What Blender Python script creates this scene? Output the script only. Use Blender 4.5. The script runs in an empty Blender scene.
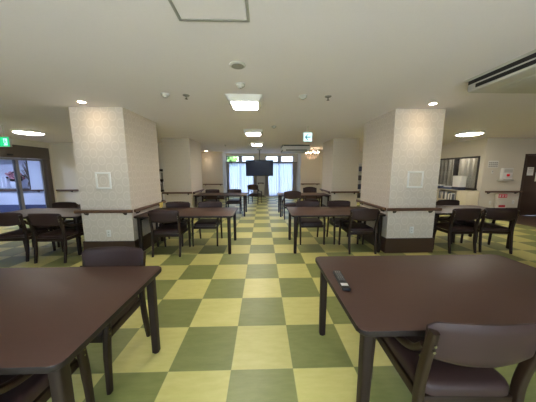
import bpy, bmesh, math, random
from mathutils import Vector, Matrix
random.seed(7)
PI = math.pi
scene = bpy.context.scene
COL = scene.collection
CZ = 2.43            # ceiling height
TILE = 0.45

# ------------------------------------------------------------------ materials
def lin(c):
    return tuple(((v/255)/12.92 if v/255 <= .04045 else ((v/255+.055)/1.055)**2.4) for v in c) + (1.0,)

def mat(name, rgb, rough=.5, metal=0., spec=.5, noise=None, bump=None, emit=None, es=0., coat=0.):
    """rgb: sRGB 0-255; noise=(scale,(sx,sy,sz),amount) varies the colour; bump=(scale,strength)"""
    m = bpy.data.materials.new(name); m.use_nodes = True
    nt = m.node_tree; N = nt.nodes; L = nt.links
    b = N['Principled BSDF']
    b.inputs['Base Color'].default_value = lin(rgb)
    b.inputs['Roughness'].default_value = rough
    b.inputs['Metallic'].default_value = metal
    b.inputs['Specular IOR Level'].default_value = spec
    b.inputs['Coat Weight'].default_value = coat
    if emit:
        b.inputs['Emission Color'].default_value = lin(emit); b.inputs['Emission Strength'].default_value = es
    if noise or bump:
        tc = N.new('ShaderNodeTexCoord')
    if noise:
        mp = N.new('ShaderNodeMapping'); mp.inputs['Scale'].default_value = noise[1]
        nz = N.new('ShaderNodeTexNoise'); nz.inputs['Scale'].default_value = noise[0]; nz.inputs['Detail'].default_value = 5
        L.new(tc.outputs['Object'], mp.inputs[0]); L.new(mp.outputs[0], nz.inputs['Vector'])
        mx = N.new('ShaderNodeMix'); mx.data_type = 'RGBA'
        a = noise[2]
        mx.inputs[6].default_value = tuple(min(1, v*(1-a)) for v in lin(rgb)[:3]) + (1,)
        mx.inputs[7].default_value = tuple(min(1, v*(1+a)) for v in lin(rgb)[:3]) + (1,)
        L.new(nz.outputs['Fac'], mx.inputs[0]); L.new(mx.outputs[2], b.inputs['Base Color'])
    if bump:
        n2 = N.new('ShaderNodeTexNoise'); n2.inputs['Scale'].default_value = bump[0]; n2.inputs['Detail'].default_value = 3
        bp = N.new('ShaderNodeBump'); bp.inputs['Strength'].default_value = bump[1]; bp.inputs['Distance'].default_value = .005
        L.new(tc.outputs['Object'], n2.inputs['Vector']); L.new(n2.outputs['Fac'], bp.inputs['Height']); L.new(bp.outputs[0], b.inputs['Normal'])
    return m

def glass_mat(name, tint, rough=0.02, refl=.10):
    m = bpy.data.materials.new(name); m.use_nodes = True
    nt = m.node_tree; N = nt.nodes; L = nt.links
    N.remove(N['Principled BSDF'])
    t = N.new('ShaderNodeBsdfTransparent'); t.inputs[0].default_value = lin(tint)
    g = N.new('ShaderNodeBsdfGlossy'); g.inputs['Roughness'].default_value = rough
    f = N.new('ShaderNodeFresnel'); ge = N.new('ShaderNodeNewGeometry'); io = N.new('ShaderNodeMix')
    io.inputs[2].default_value = 1.45; io.inputs[3].default_value = 1/1.45     # same reflectance entering and leaving the pane
    L.new(ge.outputs['Backfacing'], io.inputs[0]); L.new(io.outputs[0], f.inputs[0])
    x = N.new('ShaderNodeMixShader')
    L.new(f.outputs[0], x.inputs[0]); L.new(t.outputs[0], x.inputs[1]); L.new(g.outputs[0], x.inputs[2])
    L.new(x.outputs[0], N['Material Output'].inputs[0])
    return m

def sheer_mat(name, rgb, see=.22):
    m = bpy.data.materials.new(name); m.use_nodes = True
    nt = m.node_tree; N = nt.nodes; L = nt.links
    N.remove(N['Principled BSDF'])
    d = N.new('ShaderNodeBsdfDiffuse'); d.inputs[0].default_value = lin(rgb)
    tl = N.new('ShaderNodeBsdfTranslucent'); tl.inputs[0].default_value = lin(rgb)
    tr = N.new('ShaderNodeBsdfTransparent')
    a = N.new('ShaderNodeMixShader'); a.inputs[0].default_value = .6
    c = N.new('ShaderNodeMixShader'); c.inputs[0].default_value = see
    L.new(d.outputs[0], a.inputs[1]); L.new(tl.outputs[0], a.inputs[2])
    L.new(a.outputs[0], c.inputs[1]); L.new(tr.outputs[0], c.inputs[2])
    L.new(c.outputs[0], N['Material Output'].inputs[0])
    return m

def math_node(nt, op, a, b=None, c=None):
    n = nt.nodes.new('ShaderNodeMath'); n.operation = op
    for i, v in enumerate((a, b, c)):
        if v is None: continue
        if isinstance(v, (int, float)): n.inputs[i].default_value = v
        else: nt.links.new(v, n.inputs[i])
    return n.outputs[0]

def floor_material():
    m = bpy.data.materials.new('checker_vinyl_tiles'); m.use_nodes = True
    nt = m.node_tree; N = nt.nodes; L = nt.links; b = N['Principled BSDF']
    tc = N.new('ShaderNodeTexCoord'); sp = N.new('ShaderNodeSeparateXYZ'); L.new(tc.outputs['Object'], sp.inputs[0])
    fx = math_node(nt, 'DIVIDE', sp.outputs[0], TILE); fy = math_node(nt, 'DIVIDE', sp.outputs[1], TILE)
    ix = math_node(nt, 'FLOOR', fx); iy = math_node(nt, 'FLOOR', fy)
    odd = math_node(nt, 'FLOORED_MODULO', math_node(nt, 'ADD', ix, iy), 2.0)
    # streaky marbling inside each tile, direction turned by tile parity
    cb = N.new('ShaderNodeCombineXYZ')
    L.new(math_node(nt, 'MULTIPLY', sp.outputs[0], 2.2), cb.inputs[0]); L.new(math_node(nt, 'MULTIPLY', sp.outputs[1], 9.0), cb.inputs[1])
    L.new(math_node(nt, 'MULTIPLY', math_node(nt, 'ADD', ix, math_node(nt, 'MULTIPLY', iy, 7.3)), 3.1), cb.inputs[2])
    nz = N.new('ShaderNodeTexNoise'); nz.inputs['Scale'].default_value = 3.0; nz.inputs['Detail'].default_value = 6; nz.inputs['Roughness'].default_value = .65
    L.new(cb.outputs[0], nz.inputs['Vector'])
    def pair(a, c):
        x = N.new('ShaderNodeMix'); x.data_type = 'RGBA'; x.inputs[6].default_value = lin(a); x.inputs[7].default_value = lin(c)
        L.new(nz.outputs['Fac'], x.inputs[0]); return x.outputs[2]
    dark = pair(DARK0, DARK1); light = pair(LITE0, LITE1)
    mx = N.new('ShaderNodeMix'); mx.data_type = 'RGBA'
    L.new(odd, mx.inputs[0]); L.new(dark, mx.inputs[6]); L.new(light, mx.inputs[7])
    # each tile a touch different
    wn = N.new('ShaderNodeTexWhiteNoise'); wn.noise_dimensions = '2D'
    cv = N.new('ShaderNodeCombineXYZ'); L.new(ix, cv.inputs[0]); L.new(iy, cv.inputs[1]); L.new(cv.outputs[0], wn.inputs['Vector'])
    hv = N.new('ShaderNodeHueSaturation'); L.new(mx.outputs[2], hv.inputs['Color'])
    L.new(math_node(nt, 'ADD', math_node(nt, 'MULTIPLY', wn.outputs['Value'], .12), .94), hv.inputs['Value'])
    # hairline joints
    def edge(f):
        fr = math_node(nt, 'FRACT', f); return math_node(nt, 'MINIMUM', fr, math_node(nt, 'SUBTRACT', 1.0, fr))
    e = math_node(nt, 'LESS_THAN', math_node(nt, 'MINIMUM', edge(fx), edge(fy)), .0045)
    mj = N.new('ShaderNodeMix'); mj.data_type = 'RGBA'; mj.inputs[7].default_value = lin((150, 150, 95))
    L.new(math_node(nt, 'MULTIPLY', e, .5), mj.inputs[0]); L.new(hv.outputs[0], mj.inputs[6])
    L.new(mj.outputs[2], b.inputs['Base Color'])
    b.inputs['Roughness'].default_value = .38
    b.inputs['Specular IOR Level'].default_value = .45
    return m

def wallpaper_material(name, base, light, px=.235, pz=.23):
    """pale wallpaper with staggered rows of soft ogee medallions"""
    m = bpy.data.materials.new(name); m.use_nodes = True
    nt = m.node_tree; N = nt.nodes; L = nt.links; b = N['Principled BSDF']
    tc = N.new('ShaderNodeTexCoord'); sp = N.new('ShaderNodeSeparateXYZ'); L.new(tc.outputs['Object'], sp.inputs[0])
    ge = N.new('ShaderNodeNewGeometry'); sn = N.new('ShaderNodeSeparateXYZ'); L.new(ge.outputs['Normal'], sn.inputs[0])
    ax = math_node(nt, 'GREATER_THAN', math_node(nt, 'ABSOLUTE', sn.outputs[0]), .5)
    u0 = N.new('ShaderNodeMix'); L.new(ax, u0.inputs[0]); L.new(sp.outputs[0], u0.inputs[2]); L.new(sp.outputs[1], u0.inputs[3])
    u = math_node(nt, 'DIVIDE', u0.outputs[0], px); v = math_node(nt, 'DIVIDE', sp.outputs[2], pz)
    def dist(ou, ov):
        a = math_node(nt, 'SUBTRACT', math_node(nt, 'FRACT', math_node(nt, 'ADD', u, ou)), .5)
        c = math_node(nt, 'SUBTRACT', math_node(nt, 'FRACT', math_node(nt, 'ADD', v, ov)), .5)
        # ogee: narrower towards the top and the bottom
        return math_node(nt, 'SQRT', math_node(nt, 'ADD', math_node(nt, 'MULTIPLY', a, math_node(nt, 'MULTIPLY', a, 1.35)), math_node(nt, 'MULTIPLY', c, math_node(nt, 'MULTIPLY', c, .8))))
    d = math_node(nt, 'MINIMUM', dist(0, 0), dist(.5, .5))
    ring = math_node(nt, 'SUBTRACT', 1.0, math_node(nt, 'SMOOTH_MIN', math_node(nt, 'MULTIPLY', math_node(nt, 'ABSOLUTE', math_node(nt, 'SUBTRACT', d, .27)), 16.0), 1.0, .2))
    core = math_node(nt, 'SUBTRACT', 1.0, math_node(nt, 'SMOOTH_MIN', math_node(nt, 'MULTIPLY', math_node(nt, 'ABSOLUTE', math_node(nt, 'SUBTRACT', d, .10)), 14.0), 1.0, .2))
    nz = N.new('ShaderNodeTexNoise'); nz.inputs['Scale'].default_value = 60; nz.inputs['Detail'].default_value = 3
    L.new(tc.outputs['Object'], nz.inputs['Vector'])
    f = math_node(nt, 'MULTIPLY', math_node(nt, 'MAXIMUM', ring, math_node(nt, 'MULTIPLY', core, .35)), math_node(nt, 'ADD', math_node(nt, 'MULTIPLY', nz.outputs['Fac'], .7), .55))
    cl = N.new('ShaderNodeClamp'); L.new(f, cl.inputs[0])
    mx = N.new('ShaderNodeMix'); mx.data_type = 'RGBA'; mx.inputs[6].default_value = lin(base); mx.inputs[7].default_value = lin(light)
    L.new(cl.outputs[0], mx.inputs[0]); L.new(mx.outputs[2], b.inputs['Base Color'])
    b.inputs['Roughness'].default_value = .75; b.inputs['Specular IOR Level'].default_value = .25
    return m

DARK0, DARK1 = (112, 119, 62), (148, 151, 94)
LITE0, LITE1 = (188, 182, 100), (216, 208, 138)
M = {}
M['floor'] = floor_material()
M['hall_floor'] = mat('brown_hall_floor', (82, 62, 50), .45, noise=(8, (1, 6, 1), .15))
M['stone'] = mat('entrance_floor', (150, 150, 152), .4, noise=(20, (1, 1, 1), .08))
M['ceiling'] = mat('ceiling_paper', (232, 225, 229), .9, spec=.1, noise=(90, (1, 1, 1), .03), bump=(300, .05))
M['wall'] = mat('beige_wall_paper', (212, 204, 188), .85, spec=.2, noise=(60, (1, 1, 1), .025), bump=(180, .06))
M['hallwall'] = mat('white_hall_wall', (216, 220, 230), .8, spec=.2, noise=(50, (1, 1, 1), .02))
M['column'] = wallpaper_material('medallion_wallpaper', (206, 195, 181), (218, 208, 195))
M['column_plain'] = wallpaper_material('medallion_wallpaper_pale', (206, 196, 181), (214, 205, 191), .19, .2)
M['base'] = mat('dark_brown_skirting', (66, 46, 34), .5, noise=(12, (1, 1, 8), .12))
M['bluebase'] = mat('blue_grey_skirting', (70, 78, 108), .5, noise=(12, (1, 1, 8), .06))
M['table'] = mat('brown_table_laminate', (75, 52, 43), .46, spec=.38, noise=(14, (.6, 14, 1), .10))
M['table_edge'] = mat('table_edge_band', (30, 22, 20), .5, spec=.3, noise=(14, (1, 14, 1), .08))
M['leg'] = mat('dark_stained_table_leg', (38, 26, 20), .5, spec=.3, noise=(18, (8, 8, .7), .14))
M['wood'] = mat('dark_stained_chair_wood', (42, 28, 19), .45, spec=.35, noise=(18, (6, 6, .8), .16))
M['vinyl'] = mat('brown_vinyl', (55, 38, 35), .5, spec=.35, bump=(420, .12), noise=(30, (1, 1, 1), .05))
M['chrome'] = mat('screw_steel', (190, 185, 175), .25, 1.0, noise=(30, (1, 1, 1), .05))
M['speaker'] = mat('speaker_cloth', (150, 147, 140), .8, noise=(90, (1, 1, 1), .1))
M['hatch_rim'] = mat('hatch_rim_metal', (165, 163, 158), .4, .2, noise=(20, (1, 1, 1), .03))
M['rubber'] = mat('black_foot', (26, 24, 23), .7, noise=(30, (1, 1, 1), .05))
M['rail'] = mat('brown_handrail', (98, 70, 54), .4, noise=(16, (3, 3, 8), .12))
M['bracket'] = mat('dark_bracket', (70, 62, 56), .4, .5, noise=(20, (1, 1, 1), .05))
M['white'] = mat('white_plastic', (224, 222, 216), .45, noise=(20, (1, 1, 1), .015))
M['offwhite'] = mat('off_white_enamel', (190, 187, 179), .5, noise=(20, (1, 1, 1), .015))
M['grey'] = mat('grey_plastic', (128, 126, 122), .5, noise=(20, (1, 1, 1), .03))
M['black'] = mat('black_plastic', (22, 22, 23), .4, noise=(20, (1, 1, 1), .05))
M['slot'] = mat('dark_louvre', (26, 25, 24), .6, noise=(40, (1, 1, 8), .1))
M['screen'] = mat('tv_screen', (30, 37, 64), .25, spec=.3, noise=(4, (1, 1, 1), .05))
M['frame_dark'] = mat('dark_window_frame', (52, 46, 42), .45, noise=(12, (1, 1, 6), .06))
M['alu'] = mat('grey_aluminium', (128, 126, 128), .4, .3, noise=(12, (1, 1, 6), .04))
M['door_brown'] = mat('dark_brown_door', (60, 42, 33), .45, noise=(14, (8, 8, .7), .14))
M['header'] = mat('brown_grey_door_header', (86, 76, 68), .5, noise=(14, (1, 4, 1), .06))
M['cream'] = mat('cream_cabinet', (220, 209, 182), .55, noise=(14, (1, 1, 4), .03))
M['paper'] = mat('white_paper', (230, 228, 222), .8, noise=(14, (1, 1, 4), .015))
M['ink'] = mat('grey_print', (172, 168, 160), .8, noise=(14, (1, 1, 4), .05))
M['red'] = mat('red_paint', (190, 40, 48), .4, noise=(14, (1, 1, 1), .05))
M['redlamp'] = mat('red_lamp', (220, 30, 40), .3, emit=(255, 40, 50), es=.06)
M['pinkred'] = mat('red_sign', (205, 70, 80), .6, noise=(14, (1, 1, 1), .05))
M['blue'] = mat('blue_folder', (70, 84, 112), .5, noise=(14, (1, 1, 1), .08))
M['navy'] = mat('navy_folder', (42, 48, 68), .5, noise=(14, (1, 1, 1), .08))
M['bluegrey'] = mat('blue_grey_spine', (104, 112, 124), .6, noise=(14, (1, 1, 1), .08))
M['yellow'] = mat('yellow_cloth', (214, 188, 96), .8, noise=(40, (1, 1, 1), .1))
M['pink'] = mat('pink_petals', (206, 140, 150), .7, noise=(40, (1, 1, 1), .12))
M['twig'] = mat('brown_twig', (92, 74, 62), .8, noise=(40, (1, 1, 1), .12))
M['darkleaf'] = mat('dark_leaves', (40, 40, 42), .7, noise=(40, (1, 1, 1), .12))
M['drape'] = mat('grey_brown_drape', (160, 151, 147), .85, spec=.15, noise=(40, (1, 1, 1), .08))
M['blind'] = mat('striped_office_curtain', (172, 164, 150), .8, noise=(20, (1, 10, .3), .16))
M['sheer'] = sheer_mat('sheer_curtain', (158, 168, 200), .10)
M['glass'] = glass_mat('window_glass', (244, 248, 250))
M['doorglass'] = glass_mat('door_glass', (226, 234, 246))
M['lamp'] = mat('lamp_diffuser', (255, 250, 240), .5, emit=(255, 246, 233), es=26.0)
M['lamp_round'] = mat('round_lamp_diffuser', (255, 250, 240), .5, emit=(255, 246, 233), es=18.0)
M['hall_fill'] = mat('hall_fill_diffuser', (240, 246, 255), .5, emit=(222, 230, 255), es=80.0)  # cool glow of the added hall light, standing in for daylight
M['spot'] = mat('downlight_lens', (255, 240, 215), .5, emit=(255, 226, 186), es=30.0)
M['bulb'] = mat('chandelier_bulb', (255, 230, 190), .5, emit=(255, 220, 180), es=16.0)
M['brass'] = mat('pale_brass', (222, 206, 188), .35, .5, noise=(20, (1, 1, 1), .05))
M['crystal'] = mat('crystal_drop', (238, 216, 196), .1, spec=.8, emit=(255, 214, 176), es=.5)
M['sign_green'] = mat('lit_green_sign', (20, 150, 96), .5, emit=(20, 190, 120), es=.55)
M['sign_teal'] = mat('lit_teal_arrow', (10, 96, 108), .5, emit=(10, 140, 150), es=.10)
M['sign_white'] = mat('lit_white_sign', (224, 244, 244), .5, emit=(190, 240, 246), es=.42)
M['grass'] = mat('outdoor_ground', (150, 150, 148), .9, noise=(3, (1, 1, 1), .2))
M['bounce_ground'] = mat('pale_bounce_ground', (214, 210, 202), .9, noise=(3, (1, 1, 1), .08))  # kept pale to bounce daylight onto the ceiling
M['tree'] = mat('tree_leaves', (120, 160, 82), .8, noise=(6, (1, 1, 1), .35))
M['bark'] = mat('bark', (96, 80, 66), .9, noise=(10, (4, 4, 1), .2))

# ------------------------------------------------------------------ mesh helpers
class MB:
    """collects shapes in one bmesh and links them as ONE object"""
    def __init__(s): s.bm = bmesh.new()
    def box(s, x0, y0, z0, x1, y1, z1, bev=0., seg=2, mi=0):
        vs = [s.bm.verts.new(p) for p in ((x0,y0,z0),(x1,y0,z0),(x1,y1,z0),(x0,y1,z0),(x0,y0,z1),(x1,y0,z1),(x1,y1,z1),(x0,y1,z1))]
        fs = [s.bm.faces.new([vs[i] for i in q]) for q in ((3,2,1,0),(4,5,6,7),(0,1,5,4),(1,2,6,5),(2,3,7,6),(3,0,4,7))]
        for f in fs: f.material_index = mi
        if bev > 0:
            es = list({e for f in fs for e in f.edges})
            r = bmesh.ops.bevel(s.bm, geom=es, offset=bev, segments=seg, profile=.5, affect='EDGES')
            for f in r['faces']: f.material_index = mi
        return s
    def prism(s, pts, z0, z1, bev=0., mi=0, seg=2):
        """pts: list of (x,y), ccw, extruded z0..z1"""
        lo = [s.bm.verts.new((x, y, z0)) for x, y in pts]; hi = [s.bm.verts.new((x, y, z1)) for x, y in pts]
        n = len(pts); fs = [s.bm.faces.new(lo[::-1]), s.bm.faces.new(hi)]
        for i in range(n): fs.append(s.bm.faces.new((lo[i], lo[(i+1)%n], hi[(i+1)%n], hi[i])))
        for f in fs: f.material_index = mi
        if bev > 0:
            es = list(set(fs[0].edges) | set(fs[1].edges))
            r = bmesh.ops.bevel(s.bm, geom=es, offset=bev, segments=seg, profile=.5, affect='EDGES')
            for f in r['faces']: f.material_index = mi
        return s
    def lathe(s, prof, cx=0, cy=0, n=24, mi=0):
        """prof: (r,z) from bottom to top; closed where r==0"""
        rings = []
        for r, z in prof:
            if r <= 1e-6: rings.append([s.bm.verts.new((cx, cy, z))])
            else: rings.append([s.bm.verts.new((cx+r*math.cos(2*PI*k/n), cy+r*math.sin(2*PI*k/n), z)) for k in range(n)])
        for a, b in zip(rings, rings[1:]):
            for k in range(n):
                k2 = (k+1) % n
                if len(a) == 1 and len(b) == 1: continue
                if len(a) == 1: f = s.bm.faces.new((a[0], b[k2], b[k]))
                elif len(b) == 1: f = s.bm.faces.new((a[k], a[k2], b[0]))
                else: f = s.bm.faces.new((a[k], a[k2], b[k2], b[k]))
                f.material_index = mi
        if len(rings[0]) > 1: s.bm.faces.new(rings[0][::-1]).material_index = mi
        if len(rings[-1]) > 1: s.bm.faces.new(rings[-1]).material_index = mi
        return s
    def sweep(s, path, prof, up=(1,0,0), mi=0, scales=None):
        """sweep a closed 2D profile along a path; 'up' is the profile's first axis"""
        path = [Vector(p) for p in path]; n = len(path); rings = []
        U0 = Vector(up)
        for i, p in enumerate(path):
            t = (path[min(i+1, n-1)] - path[max(i-1, 0)]).normalized()
            U = (U0 - t*U0.dot(t)).normalized(); V = t.cross(U)
            k = scales[i] if scales else 1
            rings.append([s.bm.verts.new(p + U*(a*k) + V*(b*k)) for a, b in prof])
        m = len(prof)
        for a, b in zip(rings, rings[1:]):
            for k in range(m): s.bm.faces.new((a[k], a[(k+1)%m], b[(k+1)%m], b[k])).material_index = mi
        s.bm.faces.new(rings[0][::-1]).material_index = mi; s.bm.faces.new(rings[-1]).material_index = mi
        return s
    def tube(s, path, r, n=10, mi=0):
        d = (Vector(path[1])-Vector(path[0])).normalized()
        up = (1,0,0) if abs(d.x) < .8 else (0,0,1)
        return s.sweep(path, [(r*math.cos(2*PI*k/n), r*math.sin(2*PI*k/n)) for k in range(n)], up, mi)
    def ball(s, c, r, sub=2, jit=0., sz=1., mi=0):
        r0 = bmesh.ops.create_icosphere(s.bm, subdivisions=sub, radius=1)
        for v in r0['verts']:
            k = r*(1+random.uniform(-jit, jit)); v.co = Vector(c) + Vector((v.co.x*k, v.co.y*k, v.co.z*k*sz))
        for f in {f for v in r0['verts'] for f in v.link_faces}: f.material_index = mi
        return s
    def build(s, name, mats, parent=None, smooth=35):
        bmesh.ops.recalc_face_normals(s.bm, faces=s.bm.faces[:])
        me = bpy.data.meshes.new(name); s.bm.to_mesh(me); s.bm.free()
        for m in (mats if isinstance(mats, (list, tuple)) else [mats]): me.materials.append(m)
        if smooth:
            for p in me.polygons: p.use_smooth = True
            me.set_sharp_from_angle(angle=math.radians(smooth))
        o = bpy.data.objects.new(name, me); COL.objects.link(o)
        if parent is not None: o.parent = parent
        return o

def rrect(w, h, r, n=4):
    pts = []
    for cx, cy, a0 in ((w/2-r, h/2-r, 0), (-w/2+r, h/2-r, 90), (-w/2+r, -h/2+r, 180), (w/2-r, -h/2+r, 270)):
        for k in range(n+1):
            a = math.radians(a0 + 90*k/n); pts.append((cx+r*math.cos(a), cy+r*math.sin(a)))
    return pts

def smoothpath(pts, n=6):
    P = [Vector(p) for p in pts]; out = []
    for i in range(len(P)-1):
        p0, p1, p2, p3 = P[max(i-1, 0)], P[i], P[i+1], P[min(i+2, len(P)-1)]
        for k in range(n):
            t = k/n
            out.append(.5*((2*p1)+(p2-p0)*t+(2*p0-5*p1+4*p2-p3)*t*t+(3*p1-p0-3*p2+p3)*t**3))
    out.append(P[-1]); return out

def tag(o, label, cat, group=None, kind=None):
    o['label'] = label; o['category'] = cat
    if group: o['group'] = group
    if kind: o['kind'] = kind
    return o
def thing(name, label, cat, loc=(0,0,0), rz=0, group=None):
    o = bpy.data.objects.new(name, None); COL.objects.link(o); o.empty_display_size = .1
    o.location = loc; o.rotation_euler = (0, 0, rz)
    return tag(o, label, cat, group)
def struct(o): o['kind'] = 'structure'; return o
def dup(root, loc, rz, label=None, group=None):
    r = root.copy(); COL.objects.link(r); r.location = loc; r.rotation_euler = (0, 0, rz)
    if label: r['label'] = label
    if group: r['group'] = group
    for ch in list(root.children):
        c = ch.copy(); COL.objects.link(c); c.parent = r
        for g in list(ch.children):
            d = g.copy(); COL.objects.link(d); d.parent = c
    return r

# ------------------------------------------------------------------ the room shell
XL, XR = -7.17, 7.11
YF = 11.32           # far window wall
YB = -2.7            # wall behind the camera
struct(MB().box(XL-.02, YB, -.1, 7.2, YF+.1, 0).build('floor', M['floor'], smooth=0))
struct(MB().box(7.2, YB, -.1, 10.1, 5.76, 0).build('floor_hallway', M['hall_floor'], smooth=0))
struct(MB().box(-11.6, 2.5, -.1, XL-.02, 7.08, 0).build('floor_entrance', M['stone'], smooth=0))
struct(MB().box(-11.6, YB-.1, CZ, 10.1, YF+.1, CZ+.12).build('ceiling', M['ceiling'], smooth=0))

# left wall with the opening of the entrance door (y 4.55..6.87)
DY0, DY1, DZ = 4.55, 6.87, 2.235
w = MB().box(XL-.12, YB, 0, XL, DY0, CZ).box(XL-.12, DY0, DZ, XL, DY1, CZ).box(XL-.12, DY1, 0, XL, 6.98, CZ)
struct(w.build('wall_left', M['wall'], smooth=0))
struct(MB().box(XL-.12, 6.98, 0, -2.79, 7.08, CZ).build('wall_left_rear', M['wall'], smooth=0))
struct(MB().box(-2.95, 7.0, 0, -2.85, YF, CZ).build('wall_left_inner', M['wall'], smooth=0))
# right side: window wall, hallway wall, hallway end
WY0, WY1, WZ0, WZ1 = 5.80, 7.75, .84, 1.90
w = MB().box(XR, 5.66, 0, XR+.12, WY0, CZ).box(XR, WY1, 0, XR+.12, 10.32, CZ).box(XR, WY0, 0, XR+.12, WY1, WZ0).box(XR, WY0, WZ1, XR+.12, WY1, CZ)
struct(w.build('wall_right', M['wall'], smooth=0))
RDX0, RDX1, RDZ = 8.44, 9.30, 1.90
w = MB().box(XR+.12, 5.66, 0, RDX0, 5.76, CZ).box(RDX1, 5.66, 0, 10.1, 5.76, CZ).box(RDX0, 5.66, RDZ, RDX1, 5.76, CZ)
struct(w.build('wall_hallway', M['wall'], smooth=0))
struct(MB().box(10.0, YB, 0, 10.1, 5.66, CZ).build('wall_hallway_end', M['wall'], smooth=0))
struct(MB().box(3.25, 10.32, 0, XR+.12, 10.42, CZ).build('wall_right_rear', M['wall'], smooth=0))
# far wall with two tall windows under transoms
FW = [(-1.76, -.20), (.42, 2.0)]
w = MB().box(-2.95, YF, 0, FW[0][0], YF+.1, CZ).box(FW[0][1], YF, 0, FW[1][0], YF+.1, CZ).box(FW[1][1], YF, 0, 3.25, YF+.1, CZ)
for a, b in FW: w.box(a, YF, 2.30, b, YF+.1, CZ).box(a, YF, 0, b, YF+.1, .06)
struct(w.build('wall_far', M['wall'], smooth=0))
# wall behind the camera; two broad unseen windows added to light the ceiling
BW = [(-2.6, -.05), (.05, 2.6)]
w = MB().box(XL-.12, YB-.1, 0, BW[0][0], YB, CZ).box(BW[0][1], YB-.1, 0, BW[1][0], YB, CZ).box(BW[1][1], YB-.1, 0, 10.1, YB, CZ)
for a, b in BW: w.box(a, YB-.1, 2.36, b, YB, CZ).box(a, YB-.1, 0, b, YB, .06)
struct(w.build('wall_back', M['wall'], smooth=0))
# entrance hall shell beyond the glass door; low opening in its rear wall is a display niche
NX0, NX1, NZ0, NZ1 = -9.75, -8.05, .84, 1.88
w = MB().box(-11.6, 6.98, 0, NX0, 7.08, CZ).box(NX1, 6.98, 0, XL-.12, 7.08, CZ).box(NX0, 6.98, 0, NX1, 7.08, NZ0).box(NX0, 6.98, NZ1, NX1, 7.08, CZ)
w.box(NX0-.05, 7.6, NZ0-.05, NX1+.05, 7.65, NZ1+.05).box(NX0-.05, 7.08, NZ0-.05, NX0, 7.6, NZ1+.05).box(NX1, 7.08, NZ0-.05, NX1+.05, 7.6, NZ1+.05)
w.box(NX0, 7.08, NZ1, NX1, 7.6, NZ1+.05).box(NX0, 7.08, NZ0-.05, NX1, 7.6, NZ0)
struct(w.build('wall_entrance_rear', M['hallwall'], smooth=0))
struct(MB().box(-11.7, 2.4, 0, -11.6, 7.08, CZ).build('wall_entrance_end', M['hallwall'], smooth=0))
struct(MB().box(-11.6, 2.4, 0, XL-.12, 2.5, CZ).build('wall_entrance_near', M['hallwall'], smooth=0))
# skirtings
BH = .265
struct(MB().box(XL, 6.965, 0, -2.79, 6.98, BH).build('baseboard_left_rear', M['base'], smooth=0))
struct(MB().box(XL, YB, 0, XL+.015, DY0, BH).build('baseboard_left', M['base'], smooth=0))
struct(MB().box(XR-.0, 5.645, 0, RDX0-.05, 5.66, BH).build('baseboard_hallway', M['base'], smooth=0))
struct(MB().box(XR-.015, 5.66, 0, XR, 10.3, .12).build('baseboard_right', M['cream'], smooth=0))
struct(MB().box(3.27, 10.305, 0, XR, 10.32, BH).build('baseboard_right_rear', M['base'], smooth=0))
struct(MB().box(-.20, YF-.015, 0, .42, YF, .08).build('baseboard_far', M['base'], smooth=0))
struct(MB().box(-11.6, 6.965, 0, XL-.12, 6.98, BH).build('baseboard_entrance', M['bluebase'], smooth=0))

# columns (wallpapered, tall dark skirting)
def column(x0, x1, y0, y1, m, wallside=False):
    o = struct(MB().box(x0, y0, 0, x1, y1, CZ).build('column', m, smooth=0))
    b = MB().box(x0-.018, y0-.018, 0, x1+.018, y0+.0, BH)
    b.box(x0-.018, y0, 0, x0, y1, BH).box(x1, y0, 0, x1+.018, y1, BH)
    if not wallside: b.box(x0-.018, y1, 0, x1+.018, y1+.018, BH)
    struct(b.build('baseboard', M['base'], o, smooth=0))
    return o
CL = (-2.77, -1.945); CR = (2.40, 3.225)
column(CL[0], CL[1], 2.66, 3.74, M['column'])
column(CR[0], CR[1], 2.66, 3.74, M['column'])
column(-2.79, -1.955, 5.78, 7.0, M['column_plain'], True)
column(2.41, 3.24, 5.78, 6.9, M['column_plain'])
column(-2.85, -1.78, 10.3, YF, M['column_plain'], True)
column(2.22, 3.25, 10.3, YF, M['column_plain'], True)

# ------------------------------------------------------------------ windows
def window(name, x0, x1, z0, z1, y0, ny, nx=1, fm='alu'):
    """frame with nx lights, one glass mesh as its part"""
    f = MB(); t = .045
    f.box(x0, y0, z0, x1, y0+.07, z0+t).box(x0, y0, z1-t, x1, y0+.07, z1)
    for k in range(nx+1):
        c = x0 + (x1-x0)*k/nx; a = min(max(c-t/2, x0), x1-t)
        f.box(a, y0+.002, z0+t, a+t, y0+.068, z1-t)
    o = struct(f.build(name, M[fm], smooth=0))
    struct(MB().box(x0+.01, y0+.03, z0+.01, x1-.01, y0+.036, z1-.01).build('window_glass', M['glass'], o, smooth=0))
    return o
n = 1
for a, b in FW:
    window('window_%d' % n, a, b, .06, 1.90, YF+.01, 1, 2, 'alu'); n += 1
    mid = (a+b)/2
    window('window_%d' % n, a, mid-.06, 1.95, 2.30, YF+.01, 1); n += 1
    window('window_%d' % n, mid+.06, b, 1.95, 2.30, YF+.01, 1); n += 1
    struct(MB().box(mid-.06, YF, 1.95, mid+.06, YF+.09, 2.30).box(a, YF-.01, 1.90, b, YF+.09, 1.95).build('trim_%d' % n, M['alu'], smooth=0))
for a, b in BW:  # unseen windows, added for cool fill from behind the camera
    window('window_%d' % n, a, b, .06, 2.36, YB-.09, 1, 4, 'alu'); n += 1
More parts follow.
